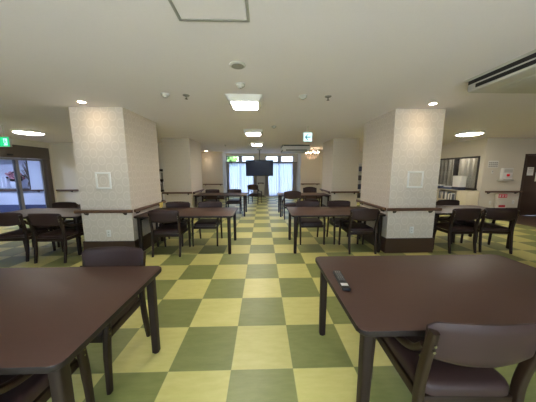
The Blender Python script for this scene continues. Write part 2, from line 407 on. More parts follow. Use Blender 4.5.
# office window on the right wall: dark frame, one mullion, sill; built along y
f = MB(); t = .05
f.box(XR-.02, WY0, WZ1-t, XR+.1, WY1, WZ1).box(XR-.02, WY0, WZ0+.03, XR+.1, WY0+t, WZ1-t).box(XR-.02, WY1-t, WZ0+.03, XR+.1, WY1, WZ1-t)
f.box(XR-.02, 6.62, WZ0+.03, XR+.1, 6.70, WZ1-t).box(XR-.09, WY0-.02, WZ0-.02, XR+.1, WY1+.02, WZ0+.03)
o = struct(f.build('window_%d' % n, M['frame_dark'], smooth=0))
struct(MB().box(XR+.03, WY0+.02, WZ0+.02, XR+.036, WY1-.02, WZ1-.02).build('window_glass', M['glass'], o, smooth=0))
# office behind it: shallow room shell
struct(MB().box(XR+1.6, 5.76, 0, XR+1.7, 8.6, CZ).box(XR+.12, 8.5, 0, XR+1.6, 8.6, CZ).build('wall_office', M['wall'], smooth=0))
struct(MB().box(XR+.09, 5.76, -.1, XR+1.7, 8.6, 0).build('floor_office', M['hall_floor'], smooth=0))

def wavy(x0, x1, z0, z1, y, amp, waves, axis='x', tie=None, thick=.006, rows=8):
    """pleated hanging cloth; tie=(z,squeeze) gathers it at a height"""
    mb = MB(); nx = int(waves*10); F = []; Bk = []
    cx = (x0+x1)/2
    for j in range(rows+1):
        z = z0+(z1-z0)*j/rows; k = 1
        if tie: k = 1 - tie[1]*math.exp(-((z-tie[0])/.45)**2)
        r1 = []; r2 = []
        for i in range(nx+1):
            u = i/nx; a = cx+(x0+(x1-x0)*u-cx)*k
            d = amp*math.sin(u*waves*2*PI)+amp*.3*math.sin(u*waves*5.1+1)
            p = (a, y+d) if axis == 'x' else (y+d, a)
            q = (a, y+d+thick) if axis == 'x' else (y+d+thick, a)
            r1.append(mb.bm.verts.new((p[0], p[1], z))); r2.append(mb.bm.verts.new((q[0], q[1], z)))
        F.append(r1); Bk.append(r2)
    for j in range(rows):
        for i in range(nx):
            mb.bm.faces.new((F[j][i], F[j][i+1], F[j+1][i+1], F[j+1][i])); mb.bm.faces.new((Bk[j][i], Bk[j+1][i], Bk[j+1][i+1], Bk[j][i+1]))
        mb.bm.faces.new((F[j][0], F[j+1][0], Bk[j+1][0], Bk[j][0])); mb.bm.faces.new((F[j][nx], Bk[j][nx], Bk[j+1][nx], F[j+1][nx]))
    for i in range(nx):
        mb.bm.faces.new((F[0][i], Bk[0][i], Bk[0][i+1], F[0][i+1])); mb.bm.faces.new((F[rows][i], F[rows][i+1], Bk[rows][i+1], Bk[rows][i]))
    return mb
def sheet(x0, x1, z0, z1, y, amp, waves):
    mb = MB(); nx = int(waves*10); R = []
    for z in (z0, (z0+z1)/2, z1):
        R.append([mb.bm.verts.new((x0+(x1-x0)*i/nx, y+amp*math.sin(i/nx*waves*2*PI)+amp*.4*math.sin(i/nx*waves*3.7), z)) for i in range(nx+1)])
    for a, b in zip(R, R[1:]):
        for i in range(nx): mb.bm.faces.new((a[i], a[i+1], b[i+1], b[i]))
    return mb
YC = YF-.10
tag(sheet(-1.72, -.22, .05, 1.90, YC+.03, .018, 12).build('sheer_curtain', M['sheer'], smooth=80), 'white sheer curtain over the far window left of the television', 'curtain', 'sheer curtains')
tag(sheet(.46, 1.98, .05, 1.90, YC+.03, .018, 12).build('sheer_curtain', M['sheer'], smooth=80), 'white sheer curtain over the far window right of the television', 'curtain', 'sheer curtains')
for a, b, lab in ((-1.85, -1.58, 'grey-brown drape at the far window, against the left pilaster'), (-.30, -.02, 'grey-brown drape hanging just left below the television'),
                  (.34, .62, 'grey-brown drape hanging just right below the television'), (1.92, 2.17, 'grey-brown drape at the far window, against the right pilaster')):
    a = max(a, -1.76)
    tag(wavy(a, b, .04, 1.91, YC-.06, .022, 4, tie=(.95, .35)).build('drape', M['drape'], smooth=80), lab, 'curtain', 'grey drapes')
for (a, b), s_ in zip(((-1.77, .0), (.32, 2.19)), ('left', 'right')):
    tag(MB().tube([(a, YC-.03, 1.93), (b, YC-.03, 1.93)], .014).build('curtain_rail', M['frame_dark']), 'dark curtain rail above the far %s sheer curtain' % s_, 'curtain rail')
tag(wavy(WY0+.04, 8.45, WZ0-.3, WZ1+.2, XR+.70, .03, 15, axis='y').build('office_curtain', M['blind'], smooth=80), 'grey-beige pleated curtain behind the dark-framed office window', 'curtain')

# ------------------------------------------------------------------ entrance door
f = MB()
f.box(XL-.14, DY0, 1.86, XL+.05, DY1, DZ, .006)
f.box(XL-.14, DY1-.14, 0, XL+.04, DY1, 1.86, .006).box(XL-.14, DY0, 0, XL+.04, DY0+.14, 1.86, .006)
d1 = struct(f.build('door_1', M['header']))
for (a, b, off, nm) in ((4.70, 5.93, -.05, 'sliding_panel'), (5.83, 6.72, -.095, 'fixed_panel')):
    g = MB(); t = .075
    g.box(XL+off, a, .02, XL+off+.035, a+t, 1.85).box(XL+off, b-t, .02, XL+off+.035, b, 1.85).box(XL+off, a+t, .02, XL+off+.035, b-t, .10).box(XL+off, a+t, 1.79, XL+off+.035, b-t, 1.85)
    p = struct(g.build(nm, M['alu'], d1, smooth=0))
    struct(MB().box(XL+off+.014, a+t-.01, .09, XL+off+.02, b-t+.01, 1.80).build('door_glass', M['doorglass'], p, smooth=0))
struct(MB().box(XL+.005, 5.60, 1.90, XL+.075, 5.75, 1.96, .01).build('door_sensor', M['black'], d1))
# brown door in the hallway wall
f = MB().box(RDX0-.05, 5.635, 0, RDX0, 5.74, RDZ+.05, .004).box(RDX1, 5.635, 0, RDX1+.05, 5.74, RDZ+.05, .004).box(RDX0, 5.635, RDZ, RDX1, 5.74, RDZ+.05, .004)
d2 = struct(f.build('door_2', M['door_brown']))
struct(MB().box(RDX0+.004, 5.665, .008, RDX1-.004, 5.705, RDZ-.004, .003).build('door_leaf', M['door_brown'], d2))
struct(MB().tube([(RDX1-.10, 5.66, .95), (RDX1-.10, 5.61, .95), (RDX1-.22, 5.61, .95)], .010).build('door_handle', M['chrome'], d2))
o = tag(MB().box(8.53, 5.655, 1.29, 8.73, 5.664, 1.545).build('notice', M['paper'], smooth=0), 'upper white paper notice taped to the dark brown door', 'notice')
MB().box(8.56, 5.6535, 1.49, 8.70, 5.655, 1.505).box(8.56, 5.6535, 1.44, 8.70, 5.655, 1.45).box(8.56, 5.6535, 1.40, 8.69, 5.655, 1.41).box(8.56, 5.6535, 1.36, 8.66, 5.655, 1.37).build('printed_lines', M['ink'], o, smooth=0)
o = tag(MB().box(8.82, 5.655, 1.10, 9.03, 5.664, 1.39).build('notice', M['paper'], smooth=0), 'lower paper notice on the dark brown door, near its middle', 'notice')
MB().box(8.85, 5.6535, 1.33, 9.0, 5.655, 1.345).box(8.85, 5.6535, 1.2, 9.0, 5.655, 1.29).box(8.85, 5.6535, 1.15, 8.97, 5.655, 1.16).build('printed_lines', M['ink'], o, smooth=0)

# ------------------------------------------------------------------ handrails
def handrail(p, q, nrm, label, z=.785, nb=2, over=0.):
    """brown rail from p to q (x,y), standing off the wall along nrm"""
    P = Vector((p[0], p[1], 0)); Q = Vector((q[0], q[1], 0)); Nn = Vector((nrm[0], nrm[1], 0)); d = (Q-P).normalized(); L = (Q-P).length
    off = .065
    root = thing('handrail', label, 'handrail', (P.x, P.y, z), 0, 'handrails')
    a = -d*over + Nn*off; b = d*(L+over) + Nn*off
    pr = [(x, y) for x, y in rrect(.036, .052, .014, 3)]
    MB().sweep([a, b], [(y, x) for x, y in pr], (0, 0, 1)).build('rail', M['rail'], root)
    for k in range(nb):
        s_ = L*(.12 + .76*k/max(1, nb-1)) if nb > 1 else L/2
        c = d*s_
        m = MB(); m.tube(smoothpath([c+Nn*.002+Vector((0,0,-.05)), c+Nn*.035+Vector((0,0,-.055)), c+Nn*off+Vector((0,0,-.022))], 4), .010, 8)
        m.tube([c+Nn*.0015+Vector((0,0,-.05)), c+Nn*.008+Vector((0,0,-.05))], .024, 12)
        m.build('bracket', M['bracket'], root)
    return root
for (c, y0, y1, side) in ((CL, 2.66, 3.74, 'left'), (CR, 2.66, 3.74, 'right')):
    handrail((c[0], y0), (c[1], y0), (0, -1), 'brown handrail across the front of the %s near column, below the white framed plate' % side, over=.05)
handrail((CL[1], 2.66), (CL[1], 3.74), (1, 0), 'brown handrail along the aisle side of the left near column', over=.02)
handrail((CR[0], 2.66), (CR[0], 3.74), (-1, 0), 'brown handrail along the aisle side of the right near column', over=.02)
handrail((-2.79, 5.78), (-1.955, 5.78), (0, -1), 'brown handrail across the front of the second column on the left', over=.03)
handrail((2.41, 5.78), (3.24, 5.78), (0, -1), 'brown handrail across the front of the second column on the right', over=.03)
handrail((-1.955, 5.78), (-1.955, 6.95), (1, 0), 'brown handrail along the aisle side of the second column on the left')
handrail((2.41, 5.78), (2.41, 6.88), (-1, 0), 'brown handrail along the aisle side of the second column on the right')
handrail((-2.80, 10.3), (-1.80, 10.3), (0, -1), 'brown handrail on the left pilaster beside the far window')
handrail((2.24, 10.3), (3.22, 10.3), (0, -1), 'brown handrail on the warmly lit right pilaster beside the far window')
handrail((-.02, YF), (.32, YF), (0, -1), 'short brown handrail between the drapes under the television')
handrail((XL+.08, 6.98), (-2.95, 6.98), (0, -1), 'long brown handrail on the wall beside the glass entrance door', nb=5)
handrail((XR+.1, 5.66), (RDX0-.06, 5.66), (0, -1), 'brown handrail on the wall under the red alarm box')
handrail((-11.0, 6.98), (XL-.14, 6.98), (0, -1), 'brown handrail seen through the glass entrance door', nb=5)

# ------------------------------------------------------------------ plates, sockets, boxes on walls
def plate(x, z, w_, h_, y, label):
    r = thing('wall_plate', label, 'wall plate', (x, y, z), 0, 'framed plates on the columns')
    f = MB(); t = .030
    f.box(-w_/2, -.012, -h_/2, w_/2, 0, -h_/2+t, .002).box(-w_/2, -.012, h_/2-t, w_/2, 0, h_/2, .002)
    f.box(-w_/2, -.012, -h_/2+t, -w_/2+t, 0, h_/2-t, .002).box(w_/2-t, -.012, -h_/2+t, w_/2, 0, h_/2-t, .002)
    f.build('plate_frame', M['white'], r)
    return r
r = plate(-2.352, 1.287, .245, .275, 2.66, 'white square frame on the left near column')
MB().box(-.1, -.004, -.115, .1, -.0005, .115).build('inner_panel', M['column'], r, smooth=0)
r = plate(2.82, 1.287, .275, .285, 2.66, 'white square frame on the right near column')
MB().box(-.115, -.004, -.12, .115, -.0005, .12).build('inner_panel', M['column_plain'], r, smooth=0)
def socket(x, z, y, label, rot=0):
    r = thing('wall_socket', label, 'socket', (x, y, z), rot, 'wall sockets')
    MB().box(-.036, -.008, -.06, .036, 0, .06, .004).build('cover', M['white'], r)
    for dz in (-.022, .022): MB().box(-.013, -.0095, dz-.011, .013, -.0075, dz+.011, .001).build('outlet', M['offwhite'], r)
    return r
socket(-2.355, .40, 2.66, 'white wall socket low on the left near column')
socket(2.838, .41, 2.66, 'white wall socket low on the right near column')
socket(7.47, .43, 5.66, 'white wall socket below the handrail, left of the red sign')
socket(8.22, .45, 5.66, 'white wall socket below the handrail, nearest the brown door')
for z, lab in ((1.62, 'upper of two white switch plates beside the right drape'), (1.38, 'lower of two white switch plates beside the right drape')):
    r = thing('switch_plate', lab, 'switch', (2.22, 10.62, z), -PI/2, 'switch plates')
    MB().box(-.06, -.008, -.07, .06, 0, .07, .004).build('cover', M['white'], r)
    MB().box(-.03, -.012, -.045, .03, -.007, .045, .002).build('rocker', M['offwhite'], r)
# hallway wall: calendar sheet, thermostat, alarm box, extinguisher cabinet
YA = 5.66
cal = tag(MB().box(7.24, YA-.006, 1.53, 7.56, YA, 1.745).build('calendar', M['paper'], smooth=0), 'pale grid calendar sheet beside the red alarm box', 'calendar')
g = MB()
for i in range(5):
    for j in range(3): g.box(7.255+i*.06, YA-.0075, 1.545+j*.058, 7.305+i*.06, YA-.006, 1.59+j*.058)
g.build('grid_print', M['ink'], cal, smooth=0)
r = thing('wall_thermostat', 'small white control under the grid calendar', 'thermostat', (7.40, YA, 1.40))
MB().box(-.02, -.018, -.05, .02, 0, .05, .004).build('body', M['white'], r)
MB().box(-.012, -.0195, 0, .012, -.017, .035).build('display', M['grey'], r)
r = thing('alarm_box', 'white fire alarm box with a red round lamp and small ledge', 'alarm', (7.82, YA, 1.32))
MB().box(-.16, -.09, -.14, .16, 0, .20, .012).build('body', M['white'], r)
MB().box(-.22, -.14, -.19, .16, 0, -.15, .01).build('ledge', M['offwhite'], r)
o = MB().lathe([(0, 0), (.040, 0), (.040, .012), (.034, .03), (.016, .04), (0, .042)], n=20).build('lamp', M['redlamp'], r)
o.rotation_euler = (PI/2, 0, 0); o.location = (.0, -.0905, -.02)
MB().box(-.13, -.096, .06, .13, -.09, .16, .003).build('speaker_grille', M['offwhite'], r)
r = thing('extinguisher_cabinet', 'low white box with red signs under the handrail', 'fire extinguisher', (7.74, YA, 0))
MB().box(-.16, -.10, 0.0, .16, -.016, .73, .01).build('body', M['wall'], r)
sg = MB().box(-.13, -.105, .60, .14, -.10, .71).build('sign', M['pinkred'], r, smooth=0)
g = MB()
for k, c in enumerate((-.085, .005, .095)):
    g.box(c-.03, -.107, .635, c+.03, -.105, .645).box(c-.03, -.107, .672, c+.03, -.105, .682).box(c-.006, -.107, .615, c+.006, -.105, .695)
g.build('white_marks', M['paper'], sg, smooth=0)
MB().prism([(-.09, -.104), (.12, -.104), (.12, -.1), (-.09, -.1)], .30, .37).build('lower_sign', M['red'], r, smooth=0)

# ------------------------------------------------------------------ tables
TH = .69
def table(x0, x1, y0, y1, label, group='brown dining tables'):
    cx, cy, W, D = (x0+x1)/2, (y0+y1)/2, x1-x0, y1-y0
    r = thing('dining_table', label, 'table', (cx, cy, 0), 0, group)
    top = MB().prism(rrect(W, D, .045, 6), TH-.030, TH, .006, seg=3).build('tabletop', [M['table'], M['table_edge']], r)
    for f_ in top.data.polygons:
        if f_.normal.z < .5: f_.material_index = 1
    ins = .070
    ax, ay = W/2-ins, D/2-ins; t = .022
    for sx in (-1, 1): MB().box(sx*ax-t/2, -ay+t/2, TH-.085, sx*ax+t/2, ay-t/2, TH-.0305).build('apron', M['leg'], r)
    prof = rrect(.056, .056, .013, 3)
    for sx in (-1, 1):
        for sy in (-1, 1):
            lx, ly = sx*(W/2-ins), sy*(D/2-ins)
            l = MB().sweep([(lx, ly, .008), (lx, ly, .35), (lx, ly, TH-.0303)], prof, (1, 0, 0), scales=[.9, .97, 1.0]).build('leg', M['leg'], r)
            MB().lathe([(.022, 0), (.024, .008)], lx, ly, 16).build('foot_pad', M['rubber'], l)
    return r
table(.685, 2.33, -.045, .85, 'brown table in the right foreground with the remote control on it')
table(-2.20, -.55, -.19, .70, 'brown table filling the left foreground')
table(-1.92, -.27, 2.62, 3.52, 'brown table standing against the left near column')
table(.735, 2.36, 2.62, 3.52, 'brown table standing against the right near column')
table(-1.93, -.27, 5.80, 6.70, 'brown table standing against the second column on the left')
table(.745, 2.38, 5.68, 6.58, 'brown table standing against the second column on the right')
table(-4.50, -2.86, 2.66, 3.56, 'brown table left of the left near column, by the glass door')
table(3.27, 4.86, 2.72, 3.60, 'brown table right of the right near column')

# ------------------------------------------------------------------ chairs
def back_mesh(top, bot, arch, half=.243, yb=-.236, thick=.036):
    mb = MB(); nu, nv = 20, 10; F = []; Bk = []
    for j in range(nv+1):
        v = j/nv; rf = []; rb = []
        for i in range(nu+1):
            u = -1+2*i/nu; a = abs(u)
            ct = top - arch*a**2.2 - .022*max(0, (a-.86)/.14)**2      # top edge, corners eased
            cb = bot + .032*a**2 + .016*max(0, (a-.86)/.14)**2           # bottom edge sags in the middle
            z = cb+(ct-cb)*v
            x = half*u*(1+.03*v)
            y = yb - .11*(z-.62) - .034*(1-u*u)                          # leans back, dished across
            puff = .5*thick*(1-.75*max(a**8, abs(2*v-1)**6))
            rf.append(mb.bm.verts.new((x, y+puff, z))); rb.append(mb.bm.verts.new((x, y-puff, z)))
        F.append(rf); Bk.append(rb)
    for j in range(nv):
        for i in range(nu):
            mb.bm.faces.new((F[j][i], F[j][i+1], F[j+1][i+1], F[j+1][i])); mb.bm.faces.new((Bk[j][i], Bk[j+1][i], Bk[j+1][i+1], Bk[j][i+1]))
        mb.bm.faces.new((F[j][0], F[j+1][0], Bk[j+1][0], Bk[j][0])); mb.bm.faces.new((F[j][nu], Bk[j][nu], Bk[j+1][nu], F[j+1][nu]))
    for i in range(nu):
        mb.bm.faces.new((F[0][i], Bk[0][i], Bk[0][i+1], F[0][i+1])); mb.bm.faces.new((F[nv][i], F[nv][i+1], Bk[nv][i+1], Bk[nv][i]))
    return mb
def make_chair(label, top=.805, bot=.588, arch=.010):
    """wooden armchair facing +y, origin on the floor under the seat's middle"""
    r = thing('dining_chair', label, 'chair', (0, 0, 0), 0, 'brown dining chairs')
    post = rrect(.034, .046, .011, 3)
    for s in (-1, 1):
        x = s*.228
        hz = top-.042
        l = MB().sweep(smoothpath([(x, -.262, 0), (x, -.228, .22), (x, -.215, .42), (x*1.01, -.236, .58), (x*1.03, -.258-.11*(hz-.62), hz)], 5), post, (1, 0, 0),
                       scales=[.8, .84, .88, .92, .96]+[1]*10+[.98, .96, .94, .92, .9, .86]).build('rear_leg', M['wood'], r, smooth=50)
        rl = l
        MB().tube([(x+s*.0130, -.222, .60), (x+s*.018, -.222, .60)], .006, 10).build('screw', M['chrome'], l)
        l = MB().sweep(smoothpath([(x*1.02, .232, 0), (x*1.03, .222, .25), (x*1.04, .212, .38), (x*1.045, .203, .455)], 5), post, (1, 0, 0),
                       scales=[.8, .83, .86, .89, .92]+[1]*11).build('front_leg', M['wood'], r, smooth=50)
        for z in (.672, .702): MB().tube([(x*1.03, -.258-.11*(z-.62)-.012, z), (x*1.03, -.258-.11*(z-.62)-.0235, z)], .006, 10).build('screw', M['chrome'], rl)
        for z in (.432, .400): MB().tube([(x*1.043+s*.012, .208, z), (x*1.043+s*.0185, .208, z)], .006, 10).build('screw', M['chrome'], l)
        MB().sweep(smoothpath([(x*1.045, .204, .445), (x*1.05, .190, .500), (x*1.06, .135, .545), (x*1.06, .03, .557), (x*1.06, -.09, .567), (x*1.05, -.175, .602), (x*1.03, -.228, .664)], 5),
                   rrect(.042, .030, .012, 3), (1, 0, 0), scales=[.92, .95, .98]+[1]*25+[.96, .92, .88]).build('armrest', M['wood'], r, smooth=60)
    f = MB()
    for s in (-1, 1): f.box(s*.215-.011, -.215, .335, s*.215+.011, .20, .385, .004)
    f.box(-.205, .185, .335, .205, .207, .385, .004).box(-.205, -.222, .335, .205, -.200, .385, .004)
    f.build('seat_frame', M['wood'], r)
    sm = MB(); n = 12; prof = rrect(.43, .45, .06, 5)
    lay = [(.386, .94), (.392, 1.0), (.425, 1.0), (.440, .97), (.448, .88), (.4515, .6), (.4515, .25)]
    R = [[sm.bm.verts.new((a*k, b*k+.0, z)) for a, b in prof] for z, k in lay]
    m_ = len(prof)
    for a, b in zip(R, R[1:]):
        for k in range(m_): sm.bm.faces.new((a[k], a[(k+1)%m_], b[(k+1)%m_], b[k]))
    sm.bm.faces.new(R[0][::-1]); sm.bm.faces.new(R[-1])
    sm.build('seat', M['vinyl'], r, smooth=50)
    back_mesh(top, bot, arch).build('backrest', M['vinyl'], r, smooth=60)
    return r
base = make_chair('brown vinyl and dark wood armchair in the right foreground, back to the camera')
base.location = (1.195, .125, 0); base.rotation_euler = (0, 0, math.radians(-2))
tall = make_chair('dark armchair with a tall rounded back standing alone in the aisle below the television', top=.875, bot=.62, arch=.05)
tall.location = (-.09, 8.78, 0); tall.rotation_euler = (0, 0, math.radians(-20))
def chair(x, y, deg, label, src=base): return dup(src, (x, y, 0), math.radians(deg), label)
chair(-1.00, .545, 180, 'brown armchair at the far side of the left foreground table, facing the camera')
chair(-1.03, -.03, 0, 'brown armchair tucked under the near side of the left foreground table')
chair(-1.39, 2.85, 0, 'brown armchair with its back to the camera, beside the left near column')
chair(-1.54, 3.335, 180, 'brown armchair across the left column table, nearer the column')
chair(-.87, 3.335, 180, 'brown armchair across the left column table, nearer the aisle')
chair(1.97, 2.87, 0, 'brown armchair with its back to the camera, beside the right near column')
chair(1.21, 3.36, 180, 'brown armchair across the right column table, nearer the aisle')
chair(1.88, 3.36, 180, 'brown armchair across the right column table, nearer the column')
chair(-1.55, 6.56, 180, 'brown armchair behind the second left table, nearer its column')
chair(-.76, 6.56, 180, 'brown armchair behind the second left table, nearer the aisle')
chair(1.12, 5.62, 0, 'tall rounded armchair with its back to the camera at the second right table', tall)
chair(1.97, 6.62, 180, 'tall rounded armchair behind the second right table', tall)
chair(-3.79, 2.71, 4, 'brown armchair at the table by the glass door, the near chair at the frame edge')
chair(-3.12, 2.66, 0, 'brown armchair at the table by the glass door, near side, next to the column')
chair(-3.90, 3.375, 180, 'brown armchair behind the table by the glass door, farther from the column')
chair(-3.33, 3.375, 180, 'brown armchair behind the table by the glass door, half hidden by the column')
chair(3.73, 2.85, 0, 'brown armchair with its back to the camera, right beside the right near column')
chair(4.38, 2.84, -13, 'brown armchair with its back to the camera, farthest right of all')
chair(4.31, 3.385, 180, 'brown armchair behind the table right of the right near column')

# ------------------------------------------------------------------ small things
ang = math.atan2(.565-.29, .775-.752)-PI/2
r = thing('remote_control', 'slim black remote control with a white label lying on the table edge', 'remote control', (.763, .418, TH), ang)
MB().prism(rrect(.054, .250, .012, 4), .001, .019, .004).build('body', M['black'], r)
for j in range(7):
    for i in range(3):
        MB().prism([(a*.5+(i-1)*.0135, b*.5+.095-j*.019) for a, b in rrect(.016, .011, .004, 2)], .0185, .0212, .0006).build('button', M['grey'] if j not in (0, 4) else M['ink'], r)
MB().box(-.022, -.092, .0185, .022, -.060, .0198, .0004).build('label', M['white'], r)
# yellow cloth on the handrail of the left column's aisle side
mb = wavy(3.42, 3.56, .70, .80, 0, .004, 2, axis='y', rows=3)
o = mb.build('cloth', M['yellow'], None, smooth=80); o.location = (CL[1]+.104, 0, 0)
tag(o, 'small yellow cloth on the handrail of the left near column', 'cloth')

# ------------------------------------------------------------------ television hung from the ceiling
r = thing('television', 'large dark flat television hung from the ceiling before the far windows', 'television', (.115, 9.05, 1.585))
TILT = math.radians(7)
TW, THh = 1.25, .73
MB().box(-TW/2, 0, -THh/2, TW/2, .05, THh/2, .008).box(-.35, .05, -.25, .35, .09, .2, .01).build('casing', M['black'], r).rotation_euler = (TILT, 0, 0)
MB().box(-TW/2+.012, -.002, -THh/2+.02, TW/2-.012, .0005, THh/2-.012).build('screen', M['screen'], r, smooth=0).rotation_euler = (TILT, 0, 0)
MB().box(-.1, .09, -.12, .1, .13, .12, .004).box(-.028, .13, -.05, .028, .19, .845-.02, .006).box(-.1, .07, .825, .1, .25, .845, .004).build('ceiling_mount', M['grey'], r)

# ------------------------------------------------------------------ ceiling fittings
def square_light(x, y, label, s=.50, m='lamp', group='square ceiling lights'):
    r = thing('ceiling_light', label, 'ceiling light', (x, y, CZ), 0, group)
    h = MB(); a, b, t = s/2, s/2-.05, .075
    lo = rrect(2*b, 2*b, .02, 3); hi = rrect(2*a, 2*a, .03, 3)
    A = [h.bm.verts.new((p[0], p[1], -t)) for p in lo]; B_ = [h.bm.verts.new((p[0], p[1], -.0005)) for p in hi]
    n_ = len(lo)
    for k in range(n_): h.bm.faces.new((A[k], A[(k+1)%n_], B_[(k+1)%n_], B_[k]))
    h.bm.faces.new(B_); h.bm.faces.new(A[::-1])
    h.build('housing', M['white'], r, smooth=30)
    MB().prism(rrect(2*b-.06, 2*b-.06, .02, 3), -t-.010, -t-.0005, .004).build('diffuser', M[m], r)
    return r
square_light(0, 2.29, 'lit square ceiling light over the aisle, nearest the camera')
square_light(.02, 4.66, 'lit square ceiling light over the aisle, second from the camera')
square_light(.05, 6.85, 'lit square ceiling light over the aisle, nearest the television')
square_light(5.2, 8.3, 'square ceiling light added to brighten the bay behind the right columns')  # added to brighten the rear of the right bay
square_light(0, -1.9, 'unseen square ceiling light added behind the camera')  # added out of view as extra room light
square_light(8.7, 3.0, 'unseen square ceiling light added to brighten the hallway wall')  # added out of view to lift the hallway wall
square_light(-9.0, 5.2, 'cool white ceiling light added in the entrance hall in place of daylight', .6, 'hall_fill')  # added fill, replaces daylight in the entrance hall
square_light(7.48, 6.9, 'ceiling light added inside the office to brighten its curtain', .4)  # added so the office curtain does not stay black

def round_light(x, y, label, rad=.27):
    r = thing('ceiling_light', label, 'ceiling light', (x, y, CZ), 0, 'round ceiling lights')
    MB().lathe([(rad, -.05), (rad+.02, -.04), (rad+.03, -.0005)], n=40).build('housing', M['white'], r)
    MB().lathe([(0, -.078), (rad*.5, -.074), (rad*.85, -.064), (rad-.005, -.0505)], n=40).build('diffuser', M['lamp_round'], r)
    return r
round_light(-5.53, 4.73, 'lit round ceiling light near the glass entrance door')
round_light(5.66, 4.75, 'lit round ceiling light before the office window')
def downlight(x, y, label, power, tint=(1, .90, .77)):
    r = thing('downlight', label, 'downlight', (x, y, CZ), 0, 'round downlights')
    MB().lathe([(.047, -.0005), (.047, -.006), (.062, -.006), (.066, -.001), (.066, -.0005)], n=28).build('trim_ring', M['white'], r)
    MB().lathe([(0, -.0085), (.044, -.0085), (.046, -.0065), (0, -.0065)], n=24).build('lens', M['spot'], r)
    l = bpy.data.lights.new('downlight_lamp', 'SPOT'); l.energy = power; l.color = tint; l.spot_size = math.radians(112); l.spot_blend = 1.0; l.shadow_soft_size = .04
    lo = bpy.data.objects.new('downlight_lamp', l); COL.objects.link(lo); lo.parent = r; lo.location = (0, 0, -.02)
downlight(-2.36, 2.40, 'small round downlight in front of the left near column', 4.5)
downlight(2.79, 2.38, 'small round downlight in front of the right near column', 7, (1, .84, .64))
downlight(-2.50, 9.95, 'small round downlight before the left pilaster at the far end', 6)

# access hatch
r = thing('ceiling_hatch', 'square access hatch with a grey metal rim in the ceiling', 'hatch', (-.078, .43, CZ))
f = MB(); a, t = .235, .018
f.box(-a, -a, -.006, a, -a+t, -.0003).box(-a, a-t, -.006, a, a, -.0003).box(-a, -a+t, -.006, -a+t, a-t, -.0003).box(a-t, -a+t, -.006, a, a-t, -.0003)
f.build('rim', M['hatch_rim'], r)
MB().box(-a+t+.004, -a+t+.004, -.004, a-t-.004, a-t-.004, -.0003).build('panel', M['ceiling'], r, smooth=0)

def dome(x, y, name, label, cat, kind):
    r = thing(name, label, cat, (x, y, CZ), 0)
    if kind == 'detector':
        MB().lathe([(0, -.045), (.028, -.044), (.036, -.030), (.05, -.024), (.055, -.0005)], n=24).build('body', M['offwhite'], r)
        MB().lathe([(.0, -.049), (.010, -.048), (.010, -.045), (0, -.0445)], n=12).build('sensor', M['grey'], r)
    elif kind == 'sprinkler':
        MB().lathe([(.012, -.02), (.042, -.008), (.045, -.0005)], n=24).build('escutcheon', M['grey'], r)
        MB().lathe([(.0, -.052), (.020, -.050), (.020, -.047), (.006, -.045), (.006, -.018), (0, -.018)], n=14).build('head', M['bracket'], r)
    else:
        MB().lathe([(.060, -.012), (.075, -.006), (.078, -.0005)], n=28).build('ring', M['offwhite'], r)
        MB().lathe([(0, -.014), (.058, -.0135), (.058, -.011), (0, -.011)], n=24).build('grille', M['speaker'], r)
dome(.006, 1.27, 'ceiling_speaker', 'round grey ceiling speaker nearest the access hatch', 'speaker', 'speaker')
dome(-.012, 1.72, 'smoke_detector', 'white smoke detector between the speaker and the nearest aisle light', 'smoke detector', 'detector')
dome(-1.02, 2.06, 'smoke_detector', 'white smoke detector left of the nearest aisle light', 'smoke detector', 'detector')
dome(-.765, 2.10, 'sprinkler', 'grey sprinkler head left of the nearest aisle light', 'sprinkler', 'sprinkler')
dome(.787, 2.10, 'smoke_detector', 'white smoke detector right of the nearest aisle light', 'smoke detector', 'detector')
dome(1.129, 2.11, 'sprinkler', 'grey sprinkler head right of the nearest aisle light', 'sprinkler', 'sprinkler')
dome(.50, 4.05, 'smoke_detector', 'small white detector just right of the second aisle light', 'smoke detector', 'detector')
dome(-1.16, 7.5, 'sprinkler', 'grey sprinkler head far back, left of the last aisle light', 'sprinkler', 'sprinkler')
dome(-4.62, 5.6, 'sprinkler', 'grey sprinkler head right of the light by the glass door', 'sprinkler', 'sprinkler')

# ceiling air conditioners
def aircon(x, y, w_, h_, label, near):
    r = thing('ceiling_air_conditioner', label, 'air conditioner', (x, y, CZ), 0, 'ceiling air conditioners')
    a = w_/2; m = MB()
    lay = [(-h_, a-.02), (-h_+.010, a-.004), (-h_+.022, a), (-.02, a), (-.0005, a+.03)]
    R = [[m.bm.verts.new((p[0], p[1], z)) for p in rrect(2*k, 2*k, .03, 3)] for z, k in lay]
    n_ = len(R[0])
    for A, B_ in zip(R, R[1:]):
        for k in range(n_): m.bm.faces.new((A[k], A[(k+1)%n_], B_[(k+1)%n_], B_[k]))
    m.bm.faces.new(R[0][::-1]); m.bm.faces.new(R[-1])
    m.build('body', M['offwhite'], r, smooth=30)
    for k in range(4):
        s1 = MB().box(-a+.02, -a-.004, -.056, a-.02, -a+.02, -.012, .003)
        s2 = MB().box(-a+.11, -a-.005, -h_+.026, a-.11, -a+.02, -h_+.064, .003)
        for q, nm in ((s1, 'intake_slot'), (s2, 'air_outlet')):
            o = q.build(nm, M['slot'], r); o.rotation_euler = (0, 0, k*PI/2)
    MB().box(-.28, -.28, -h_-.004, .28, .28, -h_+.001, .003).build('grille', M['offwhite'], r)
    return r
aircon(2.54+.46, 1.58-.46, .92, .135, 'white ceiling air conditioner with dark slots at the upper right', True)
aircon(1.53, 7.82, 1.02, .25, 'white ceiling air conditioner in the distance, beside the chandelier', False)

